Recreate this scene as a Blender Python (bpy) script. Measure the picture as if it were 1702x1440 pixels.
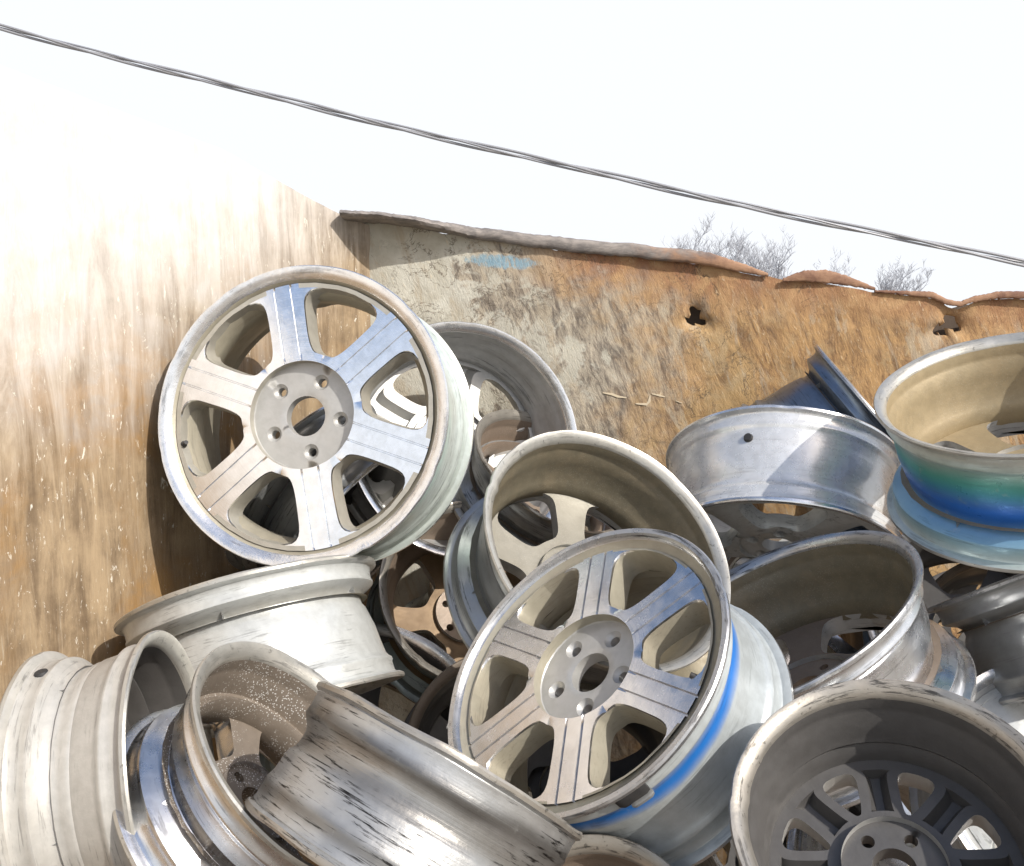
import bpy, bmesh, math, random
from mathutils import Vector, Matrix, noise
PI = math.pi
C = bpy.context.scene.collection
SC = bpy.context.scene
for o in list(bpy.data.objects):
    bpy.data.objects.remove(o)

# ------------------------------------------------------------------ camera
cam = bpy.data.objects.new('camera', bpy.data.cameras.new('camera'))
C.objects.link(cam)
cam.data.sensor_fit = 'HORIZONTAL'
cam.data.sensor_width = 36.0
cam.data.lens = 1600 / 1702 * 36
cam.data.clip_start = 0.02
cam.data.clip_end = 5000
cam.location = (0, 0, 1.75)
cam.rotation_euler = (math.radians(90 - 7), 0, 0)
SC.camera = cam

# ------------------------------------------------------------------ sky, sun, exposure
SUN = Vector((0.58, -0.50, 0.64)).normalized()          # towards the sun
elev = math.asin(SUN.z)
azim = math.atan2(SUN.x, SUN.y)
w = bpy.data.worlds.new('World')
SC.world = w
w.use_nodes = True
nt = w.node_tree
sky = nt.nodes.new('ShaderNodeTexSky')
sky.sky_type = 'NISHITA'
sky.sun_disc = False
sky.sun_elevation = elev
sky.sun_rotation = azim
sky.air_density = 1.0
sky.dust_density = 2.5
bg = nt.nodes['Background']
bg.inputs['Strength'].default_value = 0.15
# white veil added round the horizon for an overexposed sky, clear blue overhead
tc = nt.nodes.new('ShaderNodeTexCoord')
sp_ = nt.nodes.new('ShaderNodeSeparateXYZ')
nt.links.new(tc.outputs['Generated'], sp_.inputs[0])
nz_ = nt.nodes.new('ShaderNodeTexNoise')
nz_.inputs['Scale'].default_value = 2.2
nz_.inputs['Detail'].default_value = 6
nt.links.new(tc.outputs['Generated'], nz_.inputs['Vector'])
ad = nt.nodes.new('ShaderNodeMath'); ad.operation = 'MULTIPLY_ADD'
nt.links.new(nz_.outputs[0], ad.inputs[0]); ad.inputs[1].default_value = 0.35
nt.links.new(sp_.outputs[2], ad.inputs[2])
mr = nt.nodes.new('ShaderNodeMapRange'); mr.interpolation_type = 'SMOOTHSTEP'
nt.links.new(ad.outputs[0], mr.inputs[0])
mr.inputs[1].default_value = 0.50; mr.inputs[2].default_value = 0.78
mr.inputs[3].default_value = 1.0; mr.inputs[4].default_value = 0.0
mx = nt.nodes.new('ShaderNodeMix'); mx.data_type = 'RGBA'
nt.links.new(mr.outputs[0], mx.inputs[0])
nt.links.new(sky.outputs['Color'], mx.inputs[6])
mx.inputs[7].default_value = (4.95, 5.1, 5.35, 1)
nt.links.new(mx.outputs[2], bg.inputs['Color'])
sl = bpy.data.lights.new('sun', 'SUN')
sl.energy = 3.4
sl.angle = math.radians(0.5)
sl.color = (1.0, 0.965, 0.91)
sun = bpy.data.objects.new('sun', sl)
C.objects.link(sun)
sun.location = (3, -3, 8)
sun.rotation_euler = (-SUN).to_track_quat('-Z', 'Y').to_euler()
SC.view_settings.view_transform = 'Standard'
SC.view_settings.look = 'None'
SC.view_settings.exposure = 0.4
SC.view_settings.gamma = 1.0
SC.cycles.use_denoising = True
SC.cycles.max_bounces = 10
SC.cycles.glossy_bounces = 6
SC.cycles.diffuse_bounces = 5

# ------------------------------------------------------------------ helpers
def finish(name, bm, mats, parent=None, smooth=35, link=True):
    me = bpy.data.meshes.new(name)
    bmesh.ops.recalc_face_normals(bm, faces=bm.faces[:])
    if smooth:
        for f in bm.faces:
            f.smooth = True
    bm.to_mesh(me)
    bm.free()
    if smooth:
        me.set_sharp_from_angle(angle=math.radians(smooth))
    for m in (mats if isinstance(mats, (list, tuple)) else [mats]):
        me.materials.append(m)
    o = bpy.data.objects.new(name, me)
    C.objects.link(o)
    if parent:
        o.parent = parent
    return o

def tag(o, label=None, cat=None, group=None, kind=None):
    if label: o['label'] = label
    if cat: o['category'] = cat
    if group: o['group'] = group
    if kind: o['kind'] = kind
    return o

def empty(name, loc=(0, 0, 0)):
    o = bpy.data.objects.new(name, None)
    o.empty_display_size = 0.1
    o.location = loc
    C.objects.link(o)
    return o

def tube(bm, pts, radii, seg=8, cap=True):
    rings = []
    n = len(pts)
    prev = None
    for i, p in enumerate(pts):
        d = (Vector(pts[min(i + 1, n - 1)]) - Vector(pts[max(i - 1, 0)]))
        d.normalize()
        if prev is None:
            a = d.orthogonal().normalized()
        else:
            a = (prev - d * prev.dot(d)).normalized()
        prev = a
        b = d.cross(a)
        r = radii[i] if hasattr(radii, '__len__') else radii
        rings.append([bm.verts.new(Vector(p) + r * (math.cos(2 * PI * k / seg) * a + math.sin(2 * PI * k / seg) * b)) for k in range(seg)])
    for A, B in zip(rings, rings[1:]):
        for k in range(seg):
            bm.faces.new((A[k], A[(k + 1) % seg], B[(k + 1) % seg], B[k]))
    if cap:
        bm.faces.new(rings[0][::-1])
        bm.faces.new(rings[-1])

def box(bm, c, s, M=None, mat=0):
    vs = []
    for x in (-1, 1):
        for y in (-1, 1):
            for z in (-1, 1):
                v = Vector((c[0] + x * s[0] / 2, c[1] + y * s[1] / 2, c[2] + z * s[2] / 2))
                vs.append(bm.verts.new(M @ v if M else v))
    for q in ((0, 1, 3, 2), (4, 6, 7, 5), (0, 4, 5, 1), (2, 3, 7, 6), (0, 2, 6, 4), (1, 5, 7, 3)):
        bm.faces.new([vs[i] for i in q]).material_index = mat

# ------------------------------------------------------------------ node helpers
class NT:
    def __init__(self, name):
        self.m = bpy.data.materials.new(name)
        self.m.use_nodes = True
        self.t = self.m.node_tree
        self.p = self.t.nodes['Principled BSDF']
    def n(self, typ, **kw):
        o = self.t.nodes.new('ShaderNode' + typ)
        for k, v in kw.items():
            setattr(o, k, v)
        return o
    def put(self, sock, v):
        if isinstance(v, bpy.types.NodeSocket):
            self.t.links.new(v, sock)
        elif v is not None:
            if isinstance(v, (tuple, list)) and len(v) == 3 and sock.type == 'RGBA':
                v = (*v, 1)
            sock.default_value = v
    def math(self, op, a, b=None, c=None, clamp=False):
        o = self.n('Math', operation=op, use_clamp=clamp)
        for i, v in enumerate((a, b, c)):
            if v is not None: self.put(o.inputs[i], v)
        return o.outputs[0]
    def mix(self, f, a, b, mode='MIX'):
        o = self.n('Mix', data_type='RGBA', blend_type=mode)
        self.put(o.inputs[0], f)
        self.put(o.inputs[6], a)
        self.put(o.inputs[7], b)
        return o.outputs[2]
    def ramp(self, f, lo, hi):            # smooth 0..1
        o = self.n('MapRange', interpolation_type='SMOOTHSTEP')
        self.put(o.inputs[0], f)
        o.inputs[1].default_value = lo
        o.inputs[2].default_value = hi
        return o.outputs[0]
    def noise(self, vec, scale, detail=4, rough=0.55, dist=0.0, seed=0.0):
        o = self.n('TexNoise', noise_dimensions='4D')
        self.put(o.inputs['Vector'], vec)
        self.put(o.inputs['W'], seed)
        self.put(o.inputs['Scale'], scale)
        self.put(o.inputs['Detail'], detail)
        self.put(o.inputs['Roughness'], rough)
        self.put(o.inputs['Distortion'], dist)
        return o.outputs[0]
    def vmul(self, vec, s):
        o = self.n('VectorMath', operation='MULTIPLY')
        self.put(o.inputs[0], vec)
        self.put(o.inputs[1], s)
        return o.outputs[0]
    def obj(self):
        return self.n('TexCoord').outputs['Object']
    def sep(self, v):
        o = self.n('SeparateXYZ')
        self.put(o.inputs[0], v)
        return o.outputs
    def comb(self, x, y, z):
        o = self.n('CombineXYZ')
        for i, v in enumerate((x, y, z)): self.put(o.inputs[i], v)
        return o.outputs[0]
    def bump(self, h, strength, dist):
        o = self.n('Bump')
        self.put(o.inputs['Height'], h)
        o.inputs['Strength'].default_value = strength
        o.inputs['Distance'].default_value = dist
        self.put(self.p.inputs['Normal'], o.outputs[0])
    def out(self, col, metallic, rough, spec=0.5):
        self.put(self.p.inputs['Base Color'], col)
        self.put(self.p.inputs['Metallic'], metallic)
        self.put(self.p.inputs['Roughness'], rough)
        self.put(self.p.inputs['Specular IOR Level'], spec)
        return self.m

SEED = [0.0]
def alloy(name, base, metal=0.6, rough=0.35, dirt=(0.10, 0.085, 0.06), damt=0.35, scuff=0.25, scol=(0.03, 0.028, 0.025),
          speck=0.0, bands=(), bump=0.25, dscale=9.0, ring=0.0, chips=0.0):
    """Worn metal or paint of a wheel. Local z is the wheel axis: scuffs and spray bands run round it."""
    SEED[0] += 3.7
    s = SEED[0]
    q = NT(name)
    ob = q.obj()
    x, y, z = q.sep(ob)
    ang = q.math('ARCTAN2', y, x)
    rad = q.math('SQRT', q.math('ADD', q.math('MULTIPLY', x, x), q.math('MULTIPLY', y, y)))
    col = base
    # broad tone change and cloudy dirt
    n1 = q.noise(ob, dscale, 7, 0.62, 0.4, s)
    n2 = q.noise(ob, dscale * 6, 5, 0.6, 0.2, s + 1)
    d = q.ramp(q.math('ADD', q.math('MULTIPLY', n1, 0.72), q.math('MULTIPLY', n2, 0.28)), 0.40, 0.68)
    df = q.math('MULTIPLY', d, damt)
    col = q.mix(df, col, dirt)
    tone = q.mix(q.ramp(n2, 0.3, 0.7), (0.84, 0.83, 0.81), (1.1, 1.1, 1.1))
    col = q.mix(0.6, col, q.mix(1.0, col, tone, 'MULTIPLY'))
    # spray paint bands round the axis
    for (z0, wd, bc, st) in bands:
        nz = q.math('ADD', z, q.math('MULTIPLY', q.math('SUBTRACT', q.noise(ob, 5, 3, 0.5, 0, s + 2), 0.5), 0.03))
        dd = q.math('ABSOLUTE', q.math('SUBTRACT', nz, z0))
        f = q.math('MULTIPLY', q.math('SUBTRACT', 1.0, q.ramp(dd, wd * 0.1, wd * 1.25)), st)
        f = q.math('MULTIPLY', f, q.ramp(n2, 0.1, 0.42))
        col = q.mix(f, col, bc)
    # tyre-bead scuffs: dark, drawn out round the circumference
    if scuff > 0:
        pv = q.comb(q.math('MULTIPLY', ang, 3.0), q.math('MULTIPLY', z, 260.0), q.math('MULTIPLY', rad, 90.0))
        sn = q.noise(pv, 1.0, 6, 0.68, 0.6, s + 3)
        sc = q.math('MULTIPLY', q.ramp(sn, 0.53, 0.62), q.ramp(n1, 0.40, 0.56))
        col = q.mix(q.math('MULTIPLY', sc, min(1, scuff * 2.2)), col, scol)
    if chips > 0:
        ch = q.ramp(q.noise(ob, 70, 4, 0.7, 0.5, s + 5), 0.60, 0.66)
        col = q.mix(q.math('MULTIPLY', ch, chips), col, (0.05, 0.047, 0.042))
    ro = q.math('ADD', rough, q.math('MULTIPLY', df, 0.45))
    mt = q.math('MULTIPLY', metal, q.math('SUBTRACT', 1.0, q.math('MULTIPLY', df, 0.8)))
    if speck > 0:
        vo = q.n('TexVoronoi')
        q.put(vo.inputs['Vector'], ob)
        vo.inputs['Scale'].default_value = 280
        sp = q.math('MULTIPLY', q.math('SUBTRACT', 1.0, q.ramp(vo.outputs['Distance'], 0.16, 0.34)), q.ramp(q.noise(ob, 14, 5, 0.7, 0, s + 6), 0.42, 0.56))
        col = q.mix(q.math('MULTIPLY', sp, speck), col, (0.75, 0.74, 0.70))
    ro = q.math('ADD', ro, q.math('MULTIPLY', q.math('SUBTRACT', q.noise(ob, 30, 4, 0.6, 0, s + 4), 0.5), 0.22), clamp=True)
    if bump:
        h = q.math('ADD', q.noise(ob, 160, 3, 0.6, 0, s), q.math('MULTIPLY', n2, 0.8))
        if ring:
            rn = q.noise(q.comb(q.math('MULTIPLY', ang, 0.15), q.math('MULTIPLY', z, 420), q.math('MULTIPLY', rad, 420)), 1, 2, 0.5, 0, s)
            h = q.math('ADD', h, q.math('MULTIPLY', rn, ring))
        q.bump(h, bump, 0.0012)
    return q.out(col, mt, ro)

# ------------------------------------------------------------------ wheels
def fb(*a):  # small deterministic noise
    return noise.noise(Vector(a))

def lathe_barrel(R, w, seed, bent=0.0, drop=0.045, flat=1.0, seg=112, nick=1.0, lipw=0.018):
    """Closed rim section: flange lips, bead seats, drop well outside, inner barrel. slots 0 outer, 1 inner, 2 lip."""
    P = []
    def a(r, z, m): P.append((R - (R - r) * (flat if R - r > 0.008 and m == 0 else 1), z, m))
    # outer, rear to front
    a(R - 0.002, -w, 2); a(R, -w + 0.003, 2); a(R - 0.0005, -w + 0.008, 2); a(R - 0.006, -w + 0.0115, 0)
    a(R - 0.0125, -w + 0.013, 0); a(R - 0.0155, -w + 0.017, 0); a(R - 0.0165, -w + 0.033, 0); a(R - 0.0145, -w + 0.037, 0)
    a(R - 0.0150, -w + 0.041, 0); a(R - 0.020, -w + 0.046, 0); a(R - 0.0235, -w + 0.052, 0)
    a(R - 0.027, -w + 0.075, 0); a(R - 0.031, -w * 0.52, 0); a(R - drop * 0.88, -0.083, 0); a(R - drop, -0.074, 0); a(R - drop, -0.061, 0)
    a(R - drop * 0.85, -0.054, 0); a(R - 0.022, -0.046, 0); a(R - 0.0150, -0.041, 0); a(R - 0.0145, -0.037, 0)
    a(R - 0.0165, -0.033, 0); a(R - 0.0155, -0.017, 0); a(R - 0.0125, -0.013, 0); a(R - 0.006, -0.0115, 0)
    a(R - 0.0005, -0.008, 2); a(R, -0.003, 2); a(R - 0.002, 0, 2)
    # front face of the flange, then inner, front to rear
    a(R - 0.010, -0.001, 2); a(R - lipw, -0.006, 2); a(R - lipw - 0.004, -0.012, 2); a(R - 0.0335, -0.019, 1); a(R - drop - 0.009, -0.05, 1)
    a(R - drop - 0.009, -0.080, 1); a(R - drop - 0.002, -0.092, 1); a(R - 0.037, -w * 0.52, 1); a(R - 0.0325, -w + 0.078, 1); a(R - 0.029, -w + 0.052, 1)
    a(R - 0.0235, -w + 0.043, 1); a(R - 0.0215, -w + 0.036, 1); a(R - 0.0218, -w + 0.017, 2)
    a(R - 0.0185, -w + 0.011, 2); a(R - 0.010, -w + 0.002, 2)
    bm = bmesh.new()
    cols = []
    for k in range(seg):
        t = 2 * PI * k / seg
        col = []
        for (r, z, m) in P:
            rr = r
            e = max(0.0, 1 - min(abs(z), abs(z + w)) / 0.02)
            rr *= 1 + bent * (0.6 * math.cos(2 * t + seed) + 0.4 * fb(math.cos(t) * 1.5, math.sin(t) * 1.5, seed)) * (0.35 + 0.65 * e)
            if m == 2:
                nk = max(0.0, fb(math.cos(t) * 9, math.sin(t) * 9, seed + (0 if z > -w / 2 else 7)) - 0.42)
                rr -= 0.008 * nk * nick
            zz = z + e * 0.0022 * nick * fb(math.cos(t) * 2.5, math.sin(t) * 2.5, seed + 20)
            col.append(bm.verts.new((rr * math.cos(t), rr * math.sin(t), zz)))
        cols.append(col)
    n = len(P)
    for k in range(seg):
        A, B = cols[k], cols[(k + 1) % seg]
        for i in range(n):
            j = (i + 1) % n
            f = bm.faces.new((A[i], B[i], B[j], A[j]))
            f.material_index = 2 if (P[i][2] == 2 and P[j][2] == 2) else min(P[i][2], P[j][2]) if 2 not in (P[i][2], P[j][2]) else (P[i][2] if P[i][2] != 2 else P[j][2])
    return bm

def cosrows(a, b, n):
    return [a + (b - a) * (1 - math.cos(PI * i / (n - 1))) / 2 for i in range(n)]

def sector(bm, N, k, layers, core=None, mid=0, edge=0, wall=1, back=1, ring_r=None, inner_to=None, outer_to=None):
    """One of N equal sectors of a pierced disc, bounded by half of the window on each side.
    layers: [(rows, psi(r), z(r, y))] front to back; slots mid / edge / wall / back."""
    base = 2 * PI * k / N
    def vert(r, th, z):
        return bm.verts.new((r * math.cos(base + th), r * math.sin(base + th), z))
    def grid(rows, psi, zf, plain):
        G = []
        for r in rows:
            phi = PI / N - psi(r)
            if plain or core is None:
                ths = [phi * u for u in (-1, -0.8, -0.5, -0.2, 0.2, 0.5, 0.8, 1)]
            else:
                c = core[-1] / r
                c2 = max(phi, c * 1.001)
                rt = [c + (c2 - c) * u for u in (0.35, 0.8, 1)]
                ths = [-t for t in rt[::-1]] + [y / r for y in core] + rt
            G.append([vert(r, t, zf(r, abs(t) * r, abs(t) >= phi * 0.999)) for t in ths])
        return G
    F = grid(*layers[0], False)
    nc = len(F[0])
    for i in range(len(F) - 1):
        for j in range(nc - 1):
            f = bm.faces.new((F[i][j], F[i][j + 1], F[i + 1][j + 1], F[i + 1][j]))
            f.material_index = mid if (core and 3 <= j < nc - 4) or ring_r is None or layers[0][0][i] < ring_r else edge
    B = grid(*layers[-1], True)
    for i in range(len(B) - 1):
        for j in range(len(B[0]) - 1):
            bm.faces.new((B[i][j], B[i + 1][j], B[i + 1][j + 1], B[i][j + 1])).material_index = back
    for side in (0, -1):
        sg = -1 if side == 0 else 1
        prev = [row[side] for row in F]
        for li in range(1, len(layers)):
            rows, psi, zf = layers[li]
            if li == len(layers) - 1:
                cur = [row[side] for row in B]
            else:
                cur = [vert(r, sg * (PI / N - psi(r)), zf(r, 9, True)) for r in rows]
            for i in range(len(cur) - 1):
                if (prev[i].co - cur[i].co).length > 1e-6:
                    bm.faces.new((prev[i], prev[i + 1], cur[i + 1], cur[i])).material_index = wall
            prev = cur
    for rowv, zt in ((F[0], inner_to), (F[-1], outer_to)):
        if zt is not None:
            lo = [bm.verts.new((v.co.x, v.co.y, zt)) for v in rowv]
            for j in range(len(rowv) - 1):
                bm.faces.new((rowv[j], rowv[j + 1], lo[j + 1], lo[j])).material_index = wall

def make_spokes(R, st, mats, root):
    N = st['n']; sw = st['sw'] * R; r_in = st['rin'] * R; r1 = st['r1'] * R; r2 = st['r2'] * R; r_out = R - 0.031
    p = st.get('p', 3.2); dep = st.get('depth', 0.045); ib = st.get('inset', 0.012); taper = st.get('taper', 0.0)
    z_o, z_i = st.get('zo', -0.017), st.get('zi', -0.02)
    gro = st.get('grooves'); pocket = st.get('pocket')
    bow = st.get('bow', 0.0)
    def psi(inset):
        def f(r):
            hl = (r2 - r1) / 2 - inset
            t = (r - (r1 + r2) / 2) / hl
            if abs(t) >= 1: return 0.0
            h = (sw * (1 + taper * t) + inset) / r
            return max(0.0, PI / N - h) * (1 - abs(t) ** p) ** (1 / p)
        return f
    def rows(inset):
        return [r_in, (r_in + r1 + inset) / 2] + cosrows(r1 + inset, r2 - inset, 17) + [(r_out + r2 - inset) / 2, r_out]
    def zs(r):
        u = (r - r_in) / (r_out - r_in)
        return z_i + (z_o - z_i) * u + bow * math.sin(PI * u)
    if gro:
        g = gro * R; a, b = 0.0022, 0.0008
        core = [-sw * 0.88, -g - a, -g - b, -g + b, -g + a, -g * 0.4, g * 0.4, g - a, g - b, g + b, g + a, sw * 0.88]
    elif pocket:
        g = pocket * R
        core = [-sw * 0.85, -g - 0.004, -g, -g * 0.4, g * 0.4, g, g + 0.004, sw * 0.85]
    else:
        core = [-sw * 0.85, -sw * 0.45, 0.0, sw * 0.45, sw * 0.85]
    def zfront(r, y, rim):
        z = zs(r)
        if rim and psi(0)(r) > 0: z -= 0.0035
        if gro and abs(y - gro * R) < 0.0012 and r_in * 1.02 < r < r2 * 1.03: z -= 0.004
        if pocket and y < pocket * R * 1.02 and r1 * 0.95 < r < r2: z -= 0.016
        if not gro and not pocket: z -= 0.10 * y * y / sw * (1 if r < r2 else 0)
        return z
    def backz(r, y, rim):
        z = zs(r) - dep - 0.010 * (r - r_in) / (r_out - r_in)
        if st.get('backpocket') and y < sw * 0.45 and r1 + 0.006 < r < r2 - 0.006: z += 0.02
        return z
    for k in range(N):
        bm = bmesh.new()
        sector(bm, N, k, [(rows(0), psi(0), zfront), (rows(ib * 0.18), psi(ib * 0.18), lambda r, y, e: zs(r) - 0.010),
                          (rows(ib * 0.75), psi(ib * 0.75), lambda r, y, e: zs(r) - dep * 0.62),
                          (rows(ib), psi(ib), backz)],
               core=core, mid=0, edge=1, wall=1, back=2, ring_r=r2 * 0.985, inner_to=z_i - 0.05)
        finish('spoke', bm, mats, root, 32)

def make_hub(R, st, mats, root):
    n = st.get('lugs', 5); rh = st['rin'] * R + 0.0005; rb = st.get('bore', 0.135) * R; rl = st.get('rl', 0.235) * R; h = 0.0085
    zt = st.get('zi', -0.02) - st.get('recess', 0.018)
    zb = st.get('zi', -0.02) - st.get('depth', 0.045) - 0.004
    def psi(hh):
        def f(r):
            if abs(r - rl) >= hh * 0.9999: return 0.0
            return math.acos(max(-1, min(1, (r * r + rl * rl - hh * hh) / (2 * r * rl))))
        return f
    def rows(hh):
        return [rb, (rb + rl - hh) / 2] + cosrows(rl - hh, rl + hh, 13) + [(rl + hh + rh) / 2, rh * 0.985, rh]
    def zf(dz, lift=0.0):
        def f(r, y, e):
            return zt - dz + (lift if r > rh * 0.99 else 0) - (0.002 if r < rb * 1.01 else 0)
        return f
    bm = bmesh.new()
    for k in range(n):
        sector(bm, n, k, [(rows(h * 1.75), psi(h * 1.75), zf(0, 0.003)), (rows(h * 1.55), psi(h * 1.55), zf(0.003)), (rows(h), psi(h), zf(0.007)),
                          (rows(h), psi(h), lambda r, y, e: zb)], mid=0, edge=0, wall=1, back=1, inner_to=zb, outer_to=zb)
    bmesh.ops.remove_doubles(bm, verts=bm.verts[:], dist=0.00005)
    return finish('hub', bm, mats, root, 30)

RUBBER = alloy('black_rubber', (0.025, 0.025, 0.027), 0.0, 0.6, damt=0.2, scuff=0)
LEAD = alloy('lead_grey', (0.30, 0.30, 0.29), 0.5, 0.5, damt=0.3, scuff=0)
BRASS = alloy('valve_metal', (0.55, 0.52, 0.42), 0.9, 0.35, damt=0.3, scuff=0)

def make_valve(R, ang, root, zz=-0.03, outside=True):
    a = math.radians(ang)
    d = Vector((math.cos(a), math.sin(a), 0))
    bm = bmesh.new()
    if outside:        # the rubber foot in the rim well
        p0 = d * (R - 0.030) + Vector((0, 0, zz))
        tube(bm, [p0, p0 + d * 0.012, p0 + d * 0.0175, p0 + d * 0.018], [0.010, 0.0105, 0.0085, 0.0045], 14)
    else:              # stem poking out of the rim beside a window
        p0 = d * (R - 0.034) + Vector((0, 0, zz))
        e = (Vector((0, 0, 1)) * 0.7 - d * 0.7).normalized()
        tube(bm, [p0, p0 + e * 0.005, p0 + e * 0.016, p0 + e * 0.0165, p0 + e * 0.026], [0.0085, 0.0075, 0.0055, 0.0042, 0.0040], 12)
    finish('valve_stem', bm, [RUBBER], root, 40)

def make_weight(R, ang, root, z, r, length=0.05, sz=(0.010, 0.02), mats=None):
    bm = bmesh.new()
    m = 8
    a0 = math.radians(ang)
    half = length / r / 2
    rings = []
    for i in range(m + 1):
        t = a0 - half + 2 * half * i / m
        c, s = math.cos(t), math.sin(t)
        k = 0.75 if i in (0, m) else 1
        rings.append([bm.verts.new(((r + dr * k) * c, (r + dr * k) * s, z + dz * k)) for dr, dz in
                      ((0, -sz[1] / 2), (sz[0] * 0.8, -sz[1] / 2), (sz[0], -sz[1] * 0.3), (sz[0], sz[1] * 0.3), (sz[0] * 0.8, sz[1] / 2), (0, sz[1] / 2))])
    for A, B in zip(rings, rings[1:]):
        for k in range(6):
            bm.faces.new((A[k], A[(k + 1) % 6], B[(k + 1) % 6], B[k]))
    bm.faces.new(rings[0]); bm.faces.new(rings[-1][::-1])
    finish('wheel_weight', bm, mats or [LEAD], root, 40)

ST_A = dict(n=6, sw=0.132, rin=0.36, r1=0.415, r2=0.862, p=4.0, depth=0.040, inset=0.005, grooves=0.058, recess=0.020, bore=0.135, rl=0.245, taper=0.05, zo=-0.014, zi=-0.012)
ST_DOUBLE = dict(n=5, sw=0.175, rin=0.36, r1=0.40, r2=0.80, p=3.4, depth=0.034, inset=0.006, pocket=0.05, backpocket=True, recess=0.01, rl=0.25, bore=0.15, zo=-0.018, zi=-0.024)
ST_SLOT7 = dict(n=8, sw=0.108, rin=0.33, r1=0.385, r2=0.745, p=3.6, depth=0.034, inset=0.005, pocket=0.045, backpocket=True, recess=0.01, rl=0.23, bore=0.14, zo=-0.018, zi=-0.024)
ST_FIVE = dict(n=5, sw=0.105, rin=0.31, r1=0.37, r2=0.83, p=4.2, depth=0.036, inset=0.006, recess=0.012, rl=0.22, bore=0.13, taper=0.25, zo=-0.018, zi=-0.016, bow=0.004)
ST_SEVEN = dict(n=7, sw=0.085, rin=0.32, r1=0.40, r2=0.84, p=3.0, depth=0.035, inset=0.008, recess=0.012, rl=0.21, bore=0.13, taper=0.2, zo=-0.018, zi=-0.02)
ST_WIDE = dict(n=5, sw=0.20, rin=0.40, r1=0.47, r2=0.82, p=2.6, depth=0.045, inset=0.012, recess=0.03, rl=0.25, bore=0.14, taper=0.1, zo=-0.016, zi=-0.006, bow=0.006)

NW = [0]
def wheel(label, R, w, F, N, spin, st, outer, inner, lip, face, face_side=None, hub=None, bent=0.0, valve=None, weight=None, drop=0.045, nick=1.0, back=None, lipw=0.018, flat=1.0):
    NW[0] += 1
    N = Vector(N).normalized()
    up = Vector((0, 0, 1))
    e1 = (up - N * up.dot(N)).normalized()
    e2 = N.cross(e1)
    s = math.radians(spin)
    ex = e1 * math.cos(s) + e2 * math.sin(s)
    ey = N.cross(ex)
    root = empty('alloy_wheel')
    M = Matrix((ex, ey, N)).transposed().to_4x4()
    M.translation = Vector(F)
    root.matrix_world = M
    tag(root, label, 'wheel', 'scrap alloy wheels piled in the bin')
    finish('barrel', lathe_barrel(R, w, NW[0] * 1.37, bent, drop, flat, nick=nick, lipw=lipw), [outer, inner, lip], root, 38)
    fs = face_side or face
    make_spokes(R, st, [face, fs, back or inner], root)
    make_hub(R, st, [hub or fs, hub or back or inner], root)
    for v in (valve or ()):
        make_valve(R, v[0] - spin, root, v[1], v[2])
    for g in (weight or ()):
        make_weight(R, g[0] - spin, root, *g[1:])
    return root

# materials of the wheels
machined = alloy('machined_face', (0.89, 0.91, 0.94), 1.0, 0.15, damt=0.08, scuff=0.0, dirt=(0.32, 0.29, 0.24), ring=1.2, bump=0.05)
machined_dull = alloy('machined_face_dull', (0.72, 0.72, 0.73), 1.0, 0.19, damt=0.30, scuff=0.0, dirt=(0.26, 0.22, 0.17), ring=1.2, bump=0.04)
cream_paint = alloy('cream_silver_paint', (0.42, 0.40, 0.345), 0.35, 0.40, damt=0.25, scuff=0.0, dirt=(0.26, 0.22, 0.15))
cream_dirty = alloy('cream_silver_paint_dirty', (0.40, 0.37, 0.29), 0.35, 0.42, damt=0.45, scuff=0.1, dirt=(0.17, 0.13, 0.08))
hub_grey = alloy('hub_grey_paint', (0.46, 0.455, 0.435), 0.4, 0.42, damt=0.22, scuff=0, dirt=(0.27, 0.24, 0.19))
silver_paint = alloy('silver_paint', (0.48, 0.485, 0.48), 0.4, 0.36, damt=0.22, scuff=0.25, dirt=(0.33, 0.31, 0.27))
white_silver = alloy('white_silver_paint', (0.53, 0.54, 0.52), 0.3, 0.34, damt=0.18, scuff=0.22, dirt=(0.42, 0.40, 0.35))
chalk_paint = alloy('chalky_paint', (0.46, 0.445, 0.41), 0.25, 0.40, damt=0.3, scuff=0.2, dirt=(0.40, 0.36, 0.29))
polished = alloy('polished_barrel', (0.72, 0.73, 0.75), 1.0, 0.27, damt=0.10, scuff=0.2, dirt=(0.25, 0.24, 0.22), ring=0.8, bump=0.1)
polished_worn = alloy('polished_barrel_worn', (0.44, 0.44, 0.43), 0.65, 0.30, damt=0.25, scuff=0.6, dirt=(0.17, 0.155, 0.13), ring=1.0, bump=0.25, scol=(0.015, 0.013, 0.011),
                     bands=((-0.036, 0.014, (0.05, 0.042, 0.033), 0.75), (-0.070, 0.022, (0.10, 0.085, 0.065), 0.55), (-0.135, 0.012, (0.07, 0.06, 0.045), 0.6)))
brushed = alloy('brushed_barrel', (0.72, 0.72, 0.71), 0.45, 0.26, damt=0.12, scuff=0.12, dirt=(0.35, 0.35, 0.34), ring=1.2, bump=0.12)
grey_metal = alloy('grey_metal', (0.36, 0.37, 0.37), 0.7, 0.33, damt=0.3, scuff=0.35, dirt=(0.16, 0.15, 0.13), ring=0.6)
grey_clean = alloy('clean_grey_metal', (0.36, 0.37, 0.37), 0.6, 0.33, damt=0.25, scuff=0.08, dirt=(0.18, 0.17, 0.16), ring=0.6)
teal_grey = alloy('teal_grey_metal', (0.30, 0.34, 0.33), 0.5, 0.38, damt=0.3, scuff=0.4, dirt=(0.14, 0.14, 0.12))
blue_grey = alloy('blue_grey_metal', (0.22, 0.27, 0.34), 0.8, 0.3, damt=0.3, scuff=0.3, dirt=(0.12, 0.11, 0.10))
tan_inside = alloy('brake_dust_tan', (0.20, 0.175, 0.122), 0.3, 0.40, damt=0.5, scuff=0.0, dirt=(0.25, 0.19, 0.11), speck=0.12)
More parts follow.
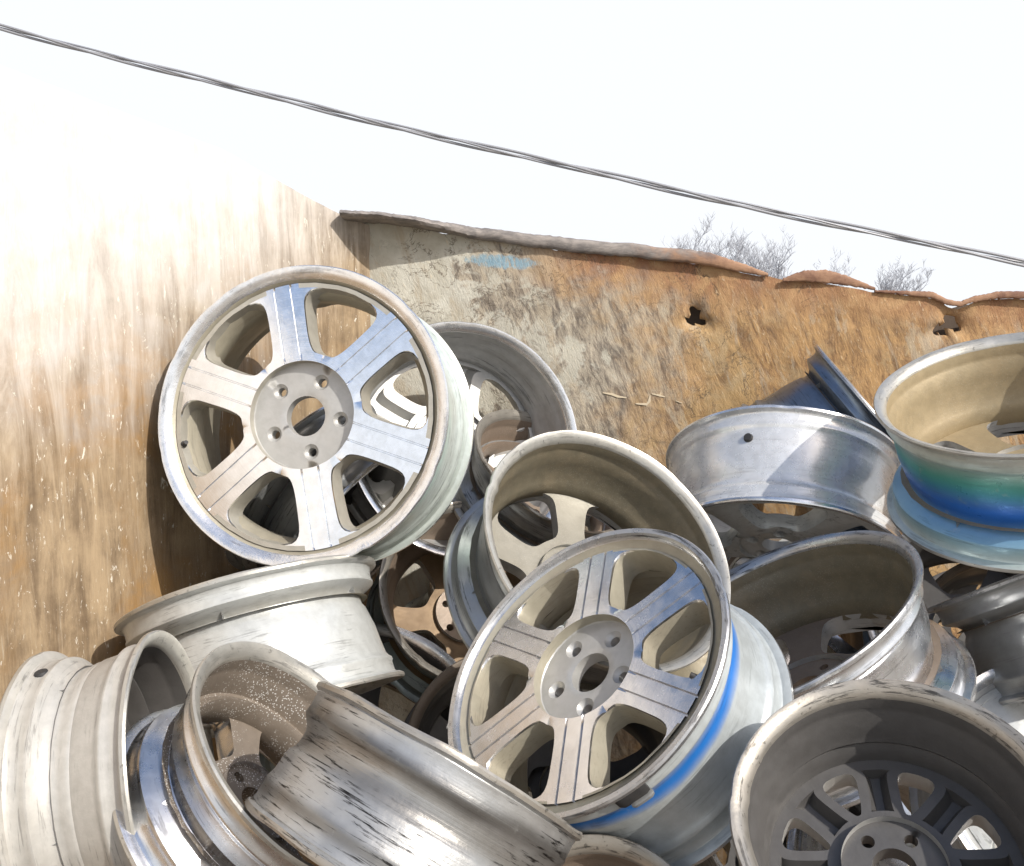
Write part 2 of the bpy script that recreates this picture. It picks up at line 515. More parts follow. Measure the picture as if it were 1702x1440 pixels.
tan_bright = alloy('brake_dust_light_tan', (0.35, 0.28, 0.17), 0.25, 0.42, damt=0.4, scuff=0.0, dirt=(0.28, 0.20, 0.10), speck=0.1)
dusty_grey = alloy('dusty_grey_back', (0.24, 0.225, 0.185), 0.35, 0.42, damt=0.4, scuff=0.0, dirt=(0.14, 0.12, 0.085), speck=0.1)
brown_inside = alloy('brake_dust_brown', (0.27, 0.21, 0.16), 0.3, 0.42, damt=0.5, scuff=0.0, dirt=(0.12, 0.085, 0.055), speck=0.12)
rust_inside = alloy('rusty_brown', (0.23, 0.15, 0.075), 0.25, 0.45, damt=0.5, scuff=0.0, dirt=(0.13, 0.085, 0.055))
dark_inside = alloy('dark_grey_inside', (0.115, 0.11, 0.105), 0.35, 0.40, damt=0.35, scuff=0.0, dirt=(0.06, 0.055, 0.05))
speck_inside = alloy('glass_specked_brown', (0.20, 0.165, 0.13), 0.2, 0.5, damt=0.4, scuff=0.0, dirt=(0.10, 0.075, 0.055), speck=0.95)
lip_bright = alloy('bright_lip', (0.82, 0.82, 0.82), 0.9, 0.22, damt=0.15, scuff=0.2, dirt=(0.3, 0.28, 0.24), chips=0.25)
lip_cream = alloy('cream_lip', (0.50, 0.485, 0.44), 0.65, 0.34, damt=0.3, scuff=0.2, dirt=(0.25, 0.21, 0.15), chips=0.5)
lip_worn = alloy('worn_lip', (0.42, 0.39, 0.34), 0.7, 0.32, damt=0.4, scuff=0.4, dirt=(0.14, 0.11, 0.08), chips=0.6)
lip_grey = alloy('grey_lip', (0.50, 0.50, 0.50), 0.85, 0.26, damt=0.25, scuff=0.35, dirt=(0.2, 0.18, 0.15), chips=0.4)
lip_brown = alloy('brown_lip', (0.23, 0.19, 0.15), 0.4, 0.4, damt=0.4, scuff=0.3, dirt=(0.09, 0.07, 0.05), chips=0.4)
blue_band = alloy('grey_paint_blue_spray', (0.44, 0.47, 0.47), 0.3, 0.32, damt=0.12, scuff=0.12, dirt=(0.34, 0.35, 0.33), bands=((-0.072, 0.016, (0.012, 0.16, 0.52), 0.97),))
green_blue = alloy('grey_paint_green_blue_spray', (0.56, 0.58, 0.53), 0.35, 0.30, damt=0.14, scuff=0.15, dirt=(0.38, 0.38, 0.34),
                   bands=((-0.138, 0.052, (0.01, 0.34, 0.28), 0.85), (-0.086, 0.054, (0.008, 0.14, 0.58), 0.97), (-0.040, 0.035, (0.14, 0.46, 0.56), 0.45)))
green_tint = alloy('grey_paint_pale_green', (0.55, 0.60, 0.56), 0.35, 0.32, damt=0.2, scuff=0.22, dirt=(0.35, 0.36, 0.33), bands=((-0.10, 0.04, (0.30, 0.50, 0.42), 0.5),))

# --- the wheels one can see
wheel('bright six spoke wheel facing out at the top left of the heap', 0.2836, 0.2247, (-0.3938, 1.7698, 1.5692), (-0.172, -0.954, 0.245), 13.3,
      ST_A, green_tint, cream_dirty, lip_bright, machined, cream_paint, hub_grey, valve=((104.5, -0.026, False),), lipw=0.020)
wheel('silver wheel between the bright six spoke wheel and the back wall, seen from behind', 0.2808, 0.2080, (-0.1747, 2.3993, 1.4058), (-0.352, 0.887, -0.298), 15.6,
      ST_DOUBLE, silver_paint, silver_paint, lip_bright, silver_paint, back=hub_grey)
wheel('brown wheel rim peeking out between the deep tan wheel and the silver wheel behind', 0.215, 0.16, (0.030, 2.330, 1.260), (-0.471, 0.387, -0.792), 40,
      ST_FIVE, grey_metal, brown_inside, lip_worn, silver_paint)
wheel('deep open wheel with tan inside and thick cream lip, mid heap', 0.262, 0.215, (0.104, 1.913, 1.181), (-0.401, 0.631, -0.664), 22.3,
      ST_FIVE, grey_metal, tan_inside, lip_cream, silver_paint, back=dusty_grey)
wheel('six spoke wheel with a blue sprayed ring round its pale barrel', 0.246, 0.205, (0.098, 1.378, 1.241), (-0.581, -0.403, 0.707), 33.5,
      ST_A, blue_band, cream_dirty, lip_grey, machined_dull, cream_dirty, hub_grey, bent=0.003, drop=0.031,
      valve=((-75, -0.03, False),), weight=((-122, -0.028, 0.2295, 0.046, (0.008, 0.022), [RUBBER]), (-120, -0.040, 0.233, 0.033, (0.009, 0.007))), lipw=0.012)
wheel('white silver wheel lying on its side under the bright six spoke wheel', 0.2430, 0.2274, (-0.4973, 1.7741, 1.2236), (-0.286, 0.361, 0.887), 0,
      ST_FIVE, white_silver, tan_inside, lip_cream, silver_paint)
wheel('chalky white wheel standing on edge at the foot of the left wall', 0.2, 0.17, (-0.649, 1.300, 1.073), (-0.982, -0.092, -0.168), 20,
      ST_FIVE, chalk_paint, dark_inside, lip_cream, silver_paint, drop=0.034, valve=((-6.4, -0.028, True),))
wheel('wheel showing its scuffed tyre channel slanting down across the front of the heap', 0.1928, 0.1674, (-0.0808, 1.1731, 1.1880), (0.479, 0.448, 0.755), 10,
      ST_SEVEN, polished_worn, brown_inside, lip_worn, silver_paint, nick=1.5, flat=0.42)
wheel('wheel with glass-specked brown inside, beside the chalky white wheel', 0.1964, 0.1643, (-0.3971, 1.2718, 1.0369), (-0.723, 0.065, -0.687), 125.8,
      ST_FIVE, polished, speck_inside, lip_cream, machined_dull, hub=speck_inside, back=speck_inside, valve=((-12, -0.026, True),), bent=0.006)
wheel('dark wheel with a rusty golden spoke inside, under the bright six spoke wheel', 0.225, 0.2, (-0.126, 2.217, 1.022), (-0.271, 0.727, -0.631), -88.8,
      ST_FIVE, teal_grey, brown_inside, lip_worn, silver_paint, hub=brown_inside, back=rust_inside, nick=2)
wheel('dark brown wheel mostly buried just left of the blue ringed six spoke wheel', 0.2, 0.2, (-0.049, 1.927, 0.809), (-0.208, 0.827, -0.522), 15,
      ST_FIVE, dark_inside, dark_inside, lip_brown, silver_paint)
wheel('mirror polished wheel tipped face down beside the green and blue sprayed wheel', 0.2721, 0.2315, (0.5939, 2.1044, 1.2118), (-0.184, -0.595, -0.783), 32.5,
      ST_FIVE, brushed, white_silver, lip_bright, white_silver, flat=0.7, valve=((15, -0.16, True),))
wheel('wheel lying open end up with brown dusty inside, right of the blue ringed wheel', 0.2744, 0.2128, (0.5532, 1.6529, 1.0400), (0.492, 0.038, -0.870), 4,
      ST_FIVE, polished, tan_inside, lip_grey, silver_paint, back=brown_inside)
wheel('wheel with green and blue sprayed barrel and bright tan inside, highest at right edge', 0.268, 0.225, (0.988, 1.775, 1.416), (0.262, 0.259, -0.930), -57,
      ST_FIVE, green_blue, tan_bright, lip_cream, silver_paint)
wheel('blue grey wheel on edge, its tip rising behind the mirror polished wheel', 0.2340, 0.2392, (0.8954, 2.3275, 1.5035), (0.722, -0.208, 0.660), 0,
      ST_FIVE, blue_grey, brown_inside, lip_grey, silver_paint)
wheel('plain grey wheel lying on its side below the green and blue sprayed wheel', 0.235, 0.2, (1.026, 1.806, 1.275), (-0.335, 0.413, 0.847), 0,
      ST_FIVE, grey_clean, brown_inside, lip_grey, silver_paint)
wheel('bright silver faced wheel at right edge behind the dark open wheel', 0.23, 0.19, (0.954, 1.535, 0.961), (-0.101, -0.718, 0.689), 30.9,
      ST_WIDE, silver_paint, silver_paint, lip_bright, white_silver)
wheel('big dark grey open wheel with double spokes and pale hub, in the lower right corner', 0.1935, 0.1915, (0.4933, 1.1621, 1.0092), (0.219, 0.512, -0.831), -13.5,
      ST_SLOT7, grey_metal, dark_inside, lip_worn, silver_paint, hub_grey, drop=0.032, back=dark_inside, weight=((62, -0.1855, 0.1905, 0.052, (0.005, 0.015), None),))
wheel('rusty brown rim edge at bottom between the scuffed tyre channel and big dark wheel', 0.1596, 0.1428, (0.1294, 1.2214, 0.8319), (0.214, 0.658, -0.722), 0,
      ST_FIVE, grey_metal, brown_inside, lip_worn, silver_paint)

# --- wheels glimpsed through the gaps and windows
def at(x, y, d):
    cp, sp = math.cos(math.radians(7)), math.sin(math.radians(7))
    vx, vy = (x - 851) / 1600 * d, -(y - 720) / 1600 * d
    return (vx, d * cp + vy * sp, 1.75 - d * sp + vy * cp)
GAP = [
    ('dark filler wheel added behind the gap under the green and blue sprayed wheel', 0.24, (1640, 1100, 2.42), (0.1, 0.9, -0.4), dark_inside, dark_inside, lip_brown),  # added so the sunlit wall does not brighten this gap
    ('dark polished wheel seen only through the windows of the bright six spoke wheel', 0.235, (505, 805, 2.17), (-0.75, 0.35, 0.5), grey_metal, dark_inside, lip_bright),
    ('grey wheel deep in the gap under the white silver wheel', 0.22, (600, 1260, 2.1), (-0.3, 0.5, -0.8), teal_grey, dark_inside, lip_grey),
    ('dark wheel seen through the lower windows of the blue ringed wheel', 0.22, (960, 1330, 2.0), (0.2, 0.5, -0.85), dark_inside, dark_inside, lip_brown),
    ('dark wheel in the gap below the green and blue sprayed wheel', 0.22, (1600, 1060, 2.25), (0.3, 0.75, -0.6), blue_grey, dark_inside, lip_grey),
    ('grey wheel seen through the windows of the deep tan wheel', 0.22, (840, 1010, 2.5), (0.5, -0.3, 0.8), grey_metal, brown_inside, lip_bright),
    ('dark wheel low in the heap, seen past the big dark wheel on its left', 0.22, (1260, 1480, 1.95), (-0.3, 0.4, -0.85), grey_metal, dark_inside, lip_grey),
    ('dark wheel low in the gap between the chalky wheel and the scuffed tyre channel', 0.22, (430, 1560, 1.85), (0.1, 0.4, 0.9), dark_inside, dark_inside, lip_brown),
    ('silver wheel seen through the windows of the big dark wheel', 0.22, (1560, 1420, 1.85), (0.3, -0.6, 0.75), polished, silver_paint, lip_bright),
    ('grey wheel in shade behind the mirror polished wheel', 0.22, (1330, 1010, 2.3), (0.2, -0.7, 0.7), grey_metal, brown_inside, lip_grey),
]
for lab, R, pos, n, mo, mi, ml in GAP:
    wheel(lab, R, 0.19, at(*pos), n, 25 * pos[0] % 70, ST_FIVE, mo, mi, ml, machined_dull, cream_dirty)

# ------------------------------------------------------------------ steel bin
def wall_material(name, left):
    q = NT(name)
    ob = q.obj()
    x, y, z = q.sep(ob)
    n1 = q.noise(ob, 2.6, 8, 0.6, 0.6, 1.0)
    n2 = q.noise(ob, 13, 8, 0.65, 0.5, 2.0)
    n3 = q.noise(ob, 60, 6, 0.7, 0.3, 3.0)
    if left:
        st = q.noise(q.vmul(ob, (24, 24, 3.2)), 1.0, 10, 0.72, 1.0, 4.0)
        st2 = q.noise(q.vmul(ob, (150, 150, 9.0)), 1.0, 8, 0.75, 1.2, 5.0)
        col = q.mix(q.ramp(q.math('ADD', q.math('MULTIPLY', st, 0.6), q.math('MULTIPLY', n2, 0.4)), 0.36, 0.60), (0.16, 0.11, 0.065), (0.38, 0.28, 0.17))
        col = q.mix(q.math('MULTIPLY', q.ramp(n1, 0.46, 0.60), 0.75), col, q.mix(q.ramp(n2, 0.4, 0.6), (0.33, 0.19, 0.07), (0.22, 0.15, 0.09)))
        col = q.mix(q.math('MULTIPLY', q.ramp(st2, 0.55, 0.70), 0.5), col, (0.50, 0.43, 0.33))
        col = q.mix(q.math('MULTIPLY', q.ramp(st2, 0.44, 0.30), 0.5), col, (0.13, 0.09, 0.06))
        # pale paint with a white fade painted in, strongest high up and near camera
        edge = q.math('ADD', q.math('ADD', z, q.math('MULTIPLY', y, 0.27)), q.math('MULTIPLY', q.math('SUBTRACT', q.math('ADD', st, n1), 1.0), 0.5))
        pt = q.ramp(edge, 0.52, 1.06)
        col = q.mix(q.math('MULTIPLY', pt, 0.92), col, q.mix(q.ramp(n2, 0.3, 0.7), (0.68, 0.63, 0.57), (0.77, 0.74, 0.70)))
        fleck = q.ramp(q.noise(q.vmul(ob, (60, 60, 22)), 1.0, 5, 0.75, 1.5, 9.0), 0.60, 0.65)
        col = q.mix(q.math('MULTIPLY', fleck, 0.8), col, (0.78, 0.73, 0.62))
        h = q.math('ADD', q.math('MULTIPLY', st, 1.0), q.math('MULTIPLY', n3, 0.3))
    else:
        # old cream paint at the left end, bare brown then orange rust to the right and along the top
        wr = q.math('MULTIPLY', q.math('SUBTRACT', q.math('ADD', n1, n2), 1.0), 1.1)
        g = q.math('ADD', x, wr)
        top = q.math('ADD', q.math('SUBTRACT', z, q.math('MULTIPLY', x, -0.11)), q.math('MULTIPLY', wr, 0.25))
        sl_ = q.comb(q.math('ADD', q.math('MULTIPLY', x, 42), q.math('MULTIPLY', z, 14)), y, q.math('MULTIPLY', z, 13))
        st = q.noise(sl_, 1.0, 7, 0.7, 1.2, 4.0)
        st2 = q.noise(q.vmul(sl_, (1.9, 1.9, 1.9)), 1.0, 6, 0.72, 1.6, 6.0)
        cream = q.mix(q.ramp(n2, 0.35, 0.65), (0.44, 0.41, 0.33), (0.56, 0.54, 0.46))
        grey = q.mix(q.ramp(st, 0.36, 0.62), (0.15, 0.125, 0.10), (0.44, 0.38, 0.29))
        rust = q.mix(q.ramp(st, 0.34, 0.62), (0.20, 0.11, 0.05), (0.45, 0.26, 0.10))
        rust = q.mix(q.math('MULTIPLY', q.ramp(n1, 0.5, 0.62), 0.55), rust, (0.44, 0.30, 0.13))
        rust = q.mix(q.math('MULTIPLY', q.ramp(n1, 0.46, 0.36), 0.5), rust, (0.21, 0.15, 0.10))
        rust = q.mix(q.math('MULTIPLY', q.ramp(n2, 0.5, 0.66), 0.6), rust, (0.42, 0.31, 0.17))
        col = q.mix(q.ramp(g, 0.0, 0.12), cream, grey)
        col = q.mix(q.math('MULTIPLY', q.ramp(g, 0.15, 0.62), 0.9), col, rust)
        col = q.mix(q.math('MULTIPLY', q.ramp(q.noise(sl_, 0.28, 6, 0.7, 1.0, 15.0), 0.52, 0.60), 0.6), col, (0.43, 0.36, 0.26))
        col = q.mix(q.math('MULTIPLY', q.ramp(top, 1.78, 1.92), q.ramp(x, -0.05, 0.25)), col, q.mix(q.ramp(n2, 0.35, 0.65), (0.26, 0.12, 0.06), (0.44, 0.27, 0.13)))
        col = q.mix(q.math('MULTIPLY', q.ramp(st2, 0.40, 0.30), 0.8), col, (0.075, 0.055, 0.045))
        col = q.mix(q.math('MULTIPLY', q.ramp(st2, 0.585, 0.68), 0.55), col, (0.66, 0.55, 0.38))
        crk = q.ramp(q.math('ABSOLUTE', q.math('SUBTRACT', q.noise(ob, 9, 6, 0.65, 1.0, 12.0), 0.5)), 0.012, 0.0)
        col = q.mix(q.math('MULTIPLY', crk, q.math('MULTIPLY', q.ramp(n1, 0.45, 0.6), 0.8)), col, (0.09, 0.065, 0.045))
        # blue paint left in one patch under the rail
        bx = q.math('DIVIDE', q.math('SUBTRACT', x, -0.026), 0.095)
        bz = q.math('DIVIDE', q.math('SUBTRACT', q.math('ADD', z, q.math('MULTIPLY', x, 0.08)), 1.888), 0.018)
        br = q.math('ADD', q.math('ADD', q.math('MULTIPLY', bx, bx), q.math('MULTIPLY', bz, bz)), q.math('MULTIPLY', q.math('SUBTRACT', n3, 0.5), 3.0))
        col = q.mix(q.math('MULTIPLY', q.math('MULTIPLY', q.ramp(br, 1.3, 0.4), q.ramp(st2, 0.36, 0.5)), 0.75), col, (0.20, 0.36, 0.46))
        h = q.math('ADD', st2, q.math('MULTIPLY', n3, 0.5))
    q.bump(h, 0.6, 0.006)
    return q.out(col, 0.0, 0.75, 0.3)

mat_back = wall_material('rusty_end_wall', False)
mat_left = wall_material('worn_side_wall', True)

def rail_material():
    q = NT('rusty_rail')
    ob = q.obj()
    x, y, z = q.sep(ob)
    n = q.noise(ob, 12, 7, 0.65, 0.4, 2)
    n2 = q.noise(q.vmul(ob, (20, 60, 60)), 1, 6, 0.7, 0.4, 3)
    col = q.mix(q.ramp(n2, 0.35, 0.65), (0.15, 0.135, 0.125), (0.30, 0.265, 0.235))
    rust = q.mix(q.ramp(n, 0.35, 0.65), (0.17, 0.085, 0.055), (0.36, 0.21, 0.125))
    col = q.mix(q.ramp(q.math('ADD', x, q.math('MULTIPLY', q.math('SUBTRACT', n, 0.5), 0.8)), 0.1, 0.4), col, rust)
    q.bump(n2, 0.6, 0.004)
    return q.out(col, 0.0, 0.7, 0.3)
mat_rail = rail_material()
mat_floor = alloy('rusty_floor_steel', (0.12, 0.085, 0.06), 0.2, 0.7, damt=0.5, scuff=0)

binroot = tag(empty('scrap_bin', (0.2, 2.6, 0)), 'open steel scrap bin with peeling cream paint and rusted ragged top edge', 'scrap bin')
def bpart(name, bm, mats, smooth=40):
    # part geometry is written in world coordinates; shift it to the root
    bmesh.ops.translate(bm, verts=bm.verts[:], vec=-Vector(binroot.location))
    o = finish(name, bm, mats, binroot, smooth)
    return o

YB = 2.6
TOP = [(-0.40, 1.998), (-0.336, 1.996), (-0.081, 1.952), (0.126, 1.925), (0.398, 1.902), (0.559, 1.880), (0.64, 1.860), (0.70, 1.852), (0.768, 1.846), (0.86, 1.832),
       (0.91, 1.824), (0.963, 1.814), (1.03, 1.808), (1.092, 1.803), (1.13, 1.797), (1.165, 1.775), (1.19, 1.768), (1.215, 1.777), (1.25, 1.793), (1.33, 1.797), (1.5, 1.79), (2.2, 1.76), (3.2, 1.70)]
def top_at(x):
    for (a, b), (c, d) in zip(TOP, TOP[1:]):
        if x <= c: return b + (d - b) * (x - a) / (c - a)
    return TOP[-1][1]
HOLES = [(0.496, 1.742, 0.020, 0.026), (1.176, 1.722, 0.036, 0.022)]
def hole_r(x, z):
    best = 9
    for hx, hz, a, b in HOLES:
        dx, dz = (x - hx), (z - hz)
        dx2, dz2 = dx * 0.85 + dz * 0.5, dz * 0.85 - dx * 0.5
        t = math.atan2(dz2, dx2)
        best = min(best, math.hypot(dx2 / a, dz2 / b) / (1 + 0.28 * math.sin(3 * t + hx * 9) + 0.15 * math.sin(5 * t)))
    return best
bm = bmesh.new()
xs = []
x = -0.40
while x < 3.2:
    xs.append(x)
    x += 0.008 if x < 1.6 else 0.06
zs_ = [0.0, 0.3, 0.6, 0.8] + [0.9 + 0.009 * i for i in range(0, 101)]
V = {}
for i, xx in enumerate(xs):
    zt = top_at(xx) - 0.004 + 0.004 * fb(xx * 30, 1, 2)
    zlist = [0.0, 0.4, 0.8] + [0.8 + (zt - 0.8) * k / 90 for k in range(1, 91)]
    for j, zz in enumerate(zlist):
        u = (zt - zz)
        dy = 0.012 * fb(xx * 3, zz * 3, 1) + 0.004 * fb(xx * 14, zz * 14, 4)
        if xx > 0.55: dy -= 0.012 * max(0, fb(xx * 6, zz * 6, 8)) * max(0, 1 - u / 0.25)
        hr = hole_r(xx, zz)
        if hr < 2.6: dy += 0.016 * max(0, (2.6 - hr) / 1.6) ** 2
        vx, vz = xx, zz
        for hx, hz, a, b in HOLES:
            if abs(xx - hx) < 0.1 and abs(zz - hz) < 0.1 and 0.72 < hr < 1.28:
                vx, vz = hx + (xx - hx) / hr, hz + (zz - hz) / hr
        V[i, j] = bm.verts.new((vx, YB + dy, vz))
nz = 93
for i in range(len(xs) - 1):
    for j in range(nz - 1):
        c = (V[i, j].co + V[i + 1, j + 1].co) / 2
        if hole_r(c.x, c.z) < 0.97: continue
        bm.faces.new((V[i, j], V[i + 1, j], V[i + 1, j + 1], V[i, j + 1]))
geom = bmesh.ops.extrude_face_region(bm, geom=bm.faces[:])
bmesh.ops.translate(bm, verts=[g for g in geom['geom'] if isinstance(g, bmesh.types.BMVert)], vec=(0, 0.012, 0))
for v in [v for v in bm.verts if not v.link_faces]: bm.verts.remove(v)
back_o = bpart('end_wall', bm, mat_back, 60)

bm = bmesh.new()
row = [(bm.verts.new((x_, YB + 0.07, 0.02)), bm.verts.new((x_, YB + 0.07, top_at(x_) - 0.012))) for x_ in [-0.38 + 0.06 * i_ for i_ in range(60)]]
for A, B in zip(row, row[1:]):
    bm.faces.new((A[0], B[0], B[1], A[1]))
g = bmesh.ops.extrude_face_region(bm, geom=bm.faces[:])
bmesh.ops.translate(bm, verts=[e for e in g['geom'] if isinstance(e, bmesh.types.BMVert)], vec=(0, 0.006, 0))
bpart('hole_backing', bm, mat_floor, 0)  # unseen sheet added behind the end wall to keep its holes dark
# left side wall, running from the corner towards the camera
LD = Vector((-0.371, -0.928, 0)).normalized()
LN = Vector((LD.y, -LD.x, 0)) * -1                     # into the bin
if LN.x < 0: LN = -LN
LTOP = [(0, 1.985), (0.12, 2.01), (0.57, 2.095), (1.2, 2.15), (1.8, 2.19), (3.0, 2.22)]
bm = bmesh.new()
V = {}
NL, NZ = 150, 60
Lc = Vector((-0.40, YB, 0))
for i in range(NL + 1):
    s = 3.0 * (i / NL) ** 1.3
    for (a, b), (c, d) in zip(LTOP, LTOP[1:]):
        if s <= c + 1e-6:
            zt = b + (d - b) * (s - a) / (c - a)
            break
    for j in range(NZ + 1):
        zz = zt * j / NZ
        pnt = Lc + LD * s + LN * (0.010 * fb(s * 2.5, zz * 1.6, 3) + 0.003 * fb(s * 16, zz * 5, 5)) * min(1, s * 8)
        # rolled corner
        if s < 0.10: pnt = pnt + Vector((0.05, -0.0, 0)) * ((1 - s / 0.10) ** 2) * 0.5
        V[i, j] = bm.verts.new((pnt.x, pnt.y, zz))
for i in range(NL):
    for j in range(NZ):
        bm.faces.new((V[i, j], V[i, j + 1], V[i + 1, j + 1], V[i + 1, j]))
geom = bmesh.ops.extrude_face_region(bm, geom=bm.faces[:])
bmesh.ops.translate(bm, verts=[g for g in geom['geom'] if isinstance(g, bmesh.types.BMVert)], vec=-LN * 0.012)
# own origin at the corner with x along the outward normal, y along the wall (for the texture)
Ml = Matrix((LN, LD, Vector((0, 0, 1)))).transposed().to_4x4()
Ml.translation = Vector((-0.40, YB, 1.2))
bmesh.ops.transform(bm, matrix=Ml.inverted(), verts=bm.verts[:])
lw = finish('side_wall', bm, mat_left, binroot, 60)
lw.matrix_parent_inverse = Matrix.Translation(-Vector(binroot.location))
lw.matrix_basis = Ml
# keep the end wall's texture in world coordinates
back_o.data.transform(Matrix.Translation(Vector(binroot.location)))
back_o.matrix_parent_inverse = Matrix.Translation(-Vector(binroot.location))

# rounded top rail of the end wall, thinning out where it has rusted through
def rail(pts, name, mat, yo=0.0):
    bm = bmesh.new()
    rings = []
    for i, (px, pz, hh, dd) in enumerate(pts):
        ring = []
        for k in range(14):
            t = 2 * PI * k / 14
            wob = 1 + 0.04 * fb(px * 9, k * 0.7, 3)
            cy, cz = math.copysign(abs(math.cos(t)) ** 0.7, math.cos(t)), math.copysign(abs(math.sin(t)) ** 0.7, math.sin(t))
            ring.append(bm.verts.new((px, YB + yo + cy * dd * wob, pz + cz * hh * wob + 0.003 * fb(px * 14, 5, 1) + 0.0022 * fb(px * 75, 3 if cz > 0 else 8, 2) + 0.0018 * fb(px * 170, 3 if cz > 0 else 8, 6))))
        rings.append(ring)
    for A, B in zip(rings, rings[1:]):
        for k in range(14):
            bm.faces.new((A[k], A[(k + 1) % 14], B[(k + 1) % 14], B[k]))
    bm.faces.new(rings[0][::-1]); bm.faces.new(rings[-1])
    bmesh.ops.translate(bm, verts=bm.verts[:], vec=-Vector(binroot.location))
    return finish(name, bm, mat, binroot, 45)
def dense(p, n=24):
    out = []
    for A, B in zip(p, p[1:]):
        for i in range(n):
            t = i / n
            out.append(tuple(a + (b - a) * t for a, b in zip(A, B)))
    return out + [p[-1]]
rail(dense([(-0.43, 2.003, 0.012, 0.15), (-0.33, 2.001, 0.012, 0.115), (-0.2, 1.982, 0.013, 0.07), (-0.08, 1.962, 0.016, 0.022), (0.126, 1.936, 0.018, 0.018), (0.40, 1.911, 0.018, 0.014), (0.52, 1.897, 0.018, 0.010), (0.60, 1.876, 0.013, 0.007), (0.68, 1.856, 0.005, 0.005)]), 'top_rail', mat_rail, -0.008)
rail(dense([(0.72, 1.842, 0.005, 0.004), (0.77, 1.852, 0.014, 0.006), (0.83, 1.852, 0.018, 0.006), (0.90, 1.838, 0.012, 0.005), (0.965, 1.818, 0.004, 0.004)]), 'rust_flake', mat_rail, -0.012)
rail(dense([(0.965, 1.812, 0.003, 0.005), (1.05, 1.808, 0.006, 0.006), (1.12, 1.800, 0.009, 0.006), (1.16, 1.784, 0.008, 0.005), (1.195, 1.779, 0.007, 0.005), (1.225, 1.790, 0.008, 0.006), (1.30, 1.803, 0.010, 0.007), (1.5, 1.80, 0.011, 0.008), (3.2, 1.71, 0.012, 0.012)]), 'top_lip', mat_rail, -0.012)

# bin floor
bm = bmesh.new()
box(bm, (0.6, 1.2, 0.02), (4.6, 2.9, 0.04))
bpart('bin_floor', bm, mat_floor, 0)

# pale gouges in the rust
gouge_mat = NT('bare_gouge').out((0.60, 0.50, 0.35), 0, 0.7)
def gouge(p, wd):
    bm = bmesh.new()
    L = []
    for i, (x_, z_) in enumerate(p):
        a = Vector(p[max(i - 1, 0)]); b = Vector(p[min(i + 1, len(p) - 1)])
        d = (b - a).normalized(); nrm = Vector((-d.y, d.x)) * wd / 2 * (0.4 if i in (0, len(p) - 1) else 1)
        y_ = YB + 0.012 * fb(x_ * 3, z_ * 3, 1) + 0.004 * fb(x_ * 14, z_ * 14, 4) - 0.002
        L.append((bm.verts.new((x_ + nrm.x, y_, z_ + nrm.y)), bm.verts.new((x_ - nrm.x, y_, z_ - nrm.y))))
    for A, B in zip(L, L[1:]):
        bm.faces.new((A[0], A[1], B[1], B[0]))
    g = bmesh.ops.extrude_face_region(bm, geom=bm.faces[:])
    bmesh.ops.translate(bm, verts=[e for e in g['geom'] if isinstance(e, bmesh.types.BMVert)], vec=(0, 0.006, 0))
    bpart('gouge_mark', bm, gouge_mat, 0)
gouge([(0.245, 1.541), (0.27, 1.537), (0.285, 1.531), (0.31, 1.527)], 0.006)
gouge([(0.335, 1.511), (0.365, 1.509), (0.372, 1.518), (0.374, 1.534)], 0.007)
gouge([(0.378, 1.538), (0.40, 1.533), (0.415, 1.529)], 0.005)
gouge([(0.445, 1.518), (0.462, 1.512)], 0.005)

# ------------------------------------------------------------------ ground
q = NT('packed_dirt')
ob = q.obj()
col = q.mix(q.ramp(q.noise(ob, 0.6, 8, 0.6), 0.35, 0.65), (0.22, 0.19, 0.15), (0.33, 0.30, 0.25))
q.bump(q.noise(ob, 14, 6), 0.5, 0.02)
mat_ground = q.out(col, 0, 0.9)
bm = bmesh.new()
vs = [bm.verts.new(p) for p in ((-2500, -2500, -0.05), (2500, -2500, -0.05), (2500, 2500, -0.05), (-2500, 2500, -0.05))]
bm.faces.new(vs)
tag(finish('ground', bm, mat_ground, None, 0), kind='structure')

# ------------------------------------------------------------------ overhead cable
cable = tag(empty('utility_cable', (0, 7, 3)), 'twisted grey overhead cable slanting down across the white sky', 'cable')
mat_c1 = NT('cable_sheath').out((0.30, 0.30, 0.31), 0.0, 0.5)
mat_c2 = NT('bare_messenger').out((0.36, 0.36, 0.37), 0.4, 0.5)
def cable_pt(t):
    # from high left to low right, gently sagging
    A = Vector(at(-150, 5, 7.6)); B = Vector(at(1900, 476, 6.6))
    p = A.lerp(B, t)
    p.z -= 0.10 * 4 * t * (1 - t) * 0.9
    return p
for sidx in range(3):
    bm = bmesh.new()
    pts = []
    for i in range(0, 281):
        t = i / 280
        p = cable_pt(t)
        a = t * 2 * PI * 3.7 + sidx * 2 * PI / 3
        rr = 0.020 if sidx < 2 else 0.014
        pts.append((p.x, p.y + rr * math.cos(a), p.z + rr * math.sin(a)))
    tube(bm, pts, 0.0105 if sidx < 2 else 0.008, 8)
    bmesh.ops.translate(bm, verts=bm.verts[:], vec=(0, -7, -3))
    finish('strand', bm, mat_c1 if sidx < 2 else mat_c2, cable)

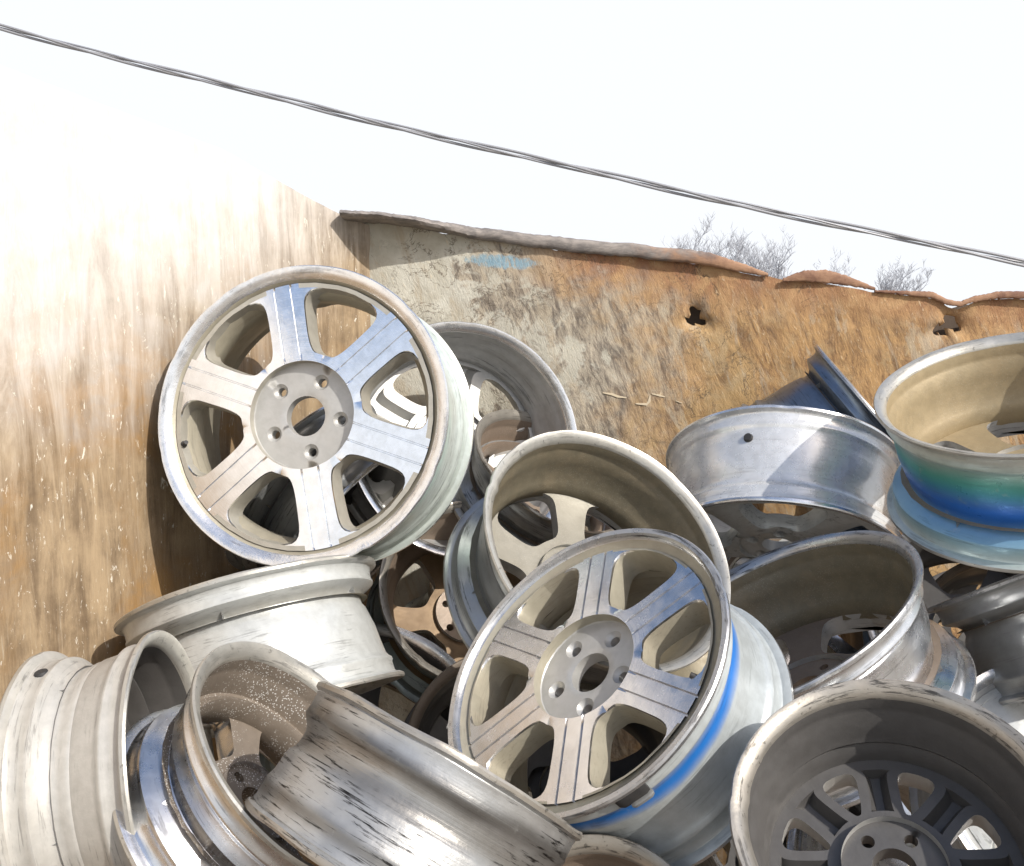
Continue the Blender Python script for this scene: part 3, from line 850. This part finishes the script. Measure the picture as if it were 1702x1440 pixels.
# ------------------------------------------------------------------ bare trees far behind the bin
bark = NT('grey_bark').out((0.40, 0.41, 0.44), 0, 0.9)
def bare_tree(label, px, py, d, seed, spread):
    """Bare winter tree whose top stands at the given height."""
    rnd = random.Random(seed)
    p = Vector(at(px, py, d))
    H = p.z + 0.05
    root = tag(empty('bare_tree', (p.x, p.y, -0.05)), label, 'tree', 'bare trees beyond the bin')
    bt = bmesh.new()
    th = H * 0.45
    trunk = [(0.03 * H * fb(seed, i * 0.7, 0), 0, th * i / 6) for i in range(7)]
    tube(bt, trunk, [0.11 * (1 - 0.09 * i) for i in range(7)], 8)
    finish('trunk', bt, bark, root)
    bc = bmesh.new()
    def grow(p0, d0, L, r, depth):
        pts, rs = [p0], [r]
        d_ = d0.copy()
        n = 5
        for i in range(n):
            d_ = (d_ + Vector((rnd.uniform(-1, 1), rnd.uniform(-1, 1), rnd.uniform(-0.3, 0.8))) * 0.22).normalized()
            pts.append(pts[-1] + d_ * L / n)
            rs.append(r * (1 - 0.62 * (i + 1) / n))
        tube(bc, [tuple(v) for v in pts], [v * 1.25 for v in rs], 4, True)
        if depth > 0:
            for i in range(rnd.choice((3, 4, 5))):
                k = rnd.randint(1, n)
                side = Vector((rnd.uniform(-1, 1), rnd.uniform(-1, 1), rnd.uniform(0.0, 0.9))).normalized()
                grow(pts[k], (d_ * 0.55 + side * spread).normalized(), L * rnd.uniform(0.5, 0.72), max(rs[k] * 0.75, 0.006), depth - 1)
    base = Vector(trunk[-1])
    for i in range(5):
        t = 2 * PI * i / 5 + rnd.random()
        grow(base - Vector((0, 0, rnd.random() * th * 0.35)), Vector((math.cos(t) * 0.55, math.sin(t) * 0.55, 1)).normalized(), (H - th) * 0.55, 0.055, 4)
    top = max(v.co.z for v in bc.verts)
    f = (H - th) / (top - th)
    for v in bc.verts:
        if v.co.z > th: v.co.z = th + (v.co.z - th) * f
    finish('crown', bc, bark, root)
bare_tree('slender bare tree showing farthest left above the rusty rail', 1150, 352, 34, 3, 0.8)
bare_tree('bushy bare tree standing just right of the slender one', 1215, 372, 36, 8, 1.0)
bare_tree('tallest dark bare tree above the dip in the rusted edge', 1280, 374, 32, 12, 0.9)
bare_tree('low spreading bare tree just right of the tallest one', 1365, 408, 36, 21, 1.0)
bare_tree('thin lone bare tree standing apart above the ragged edge', 1500, 425, 38, 34, 0.8)
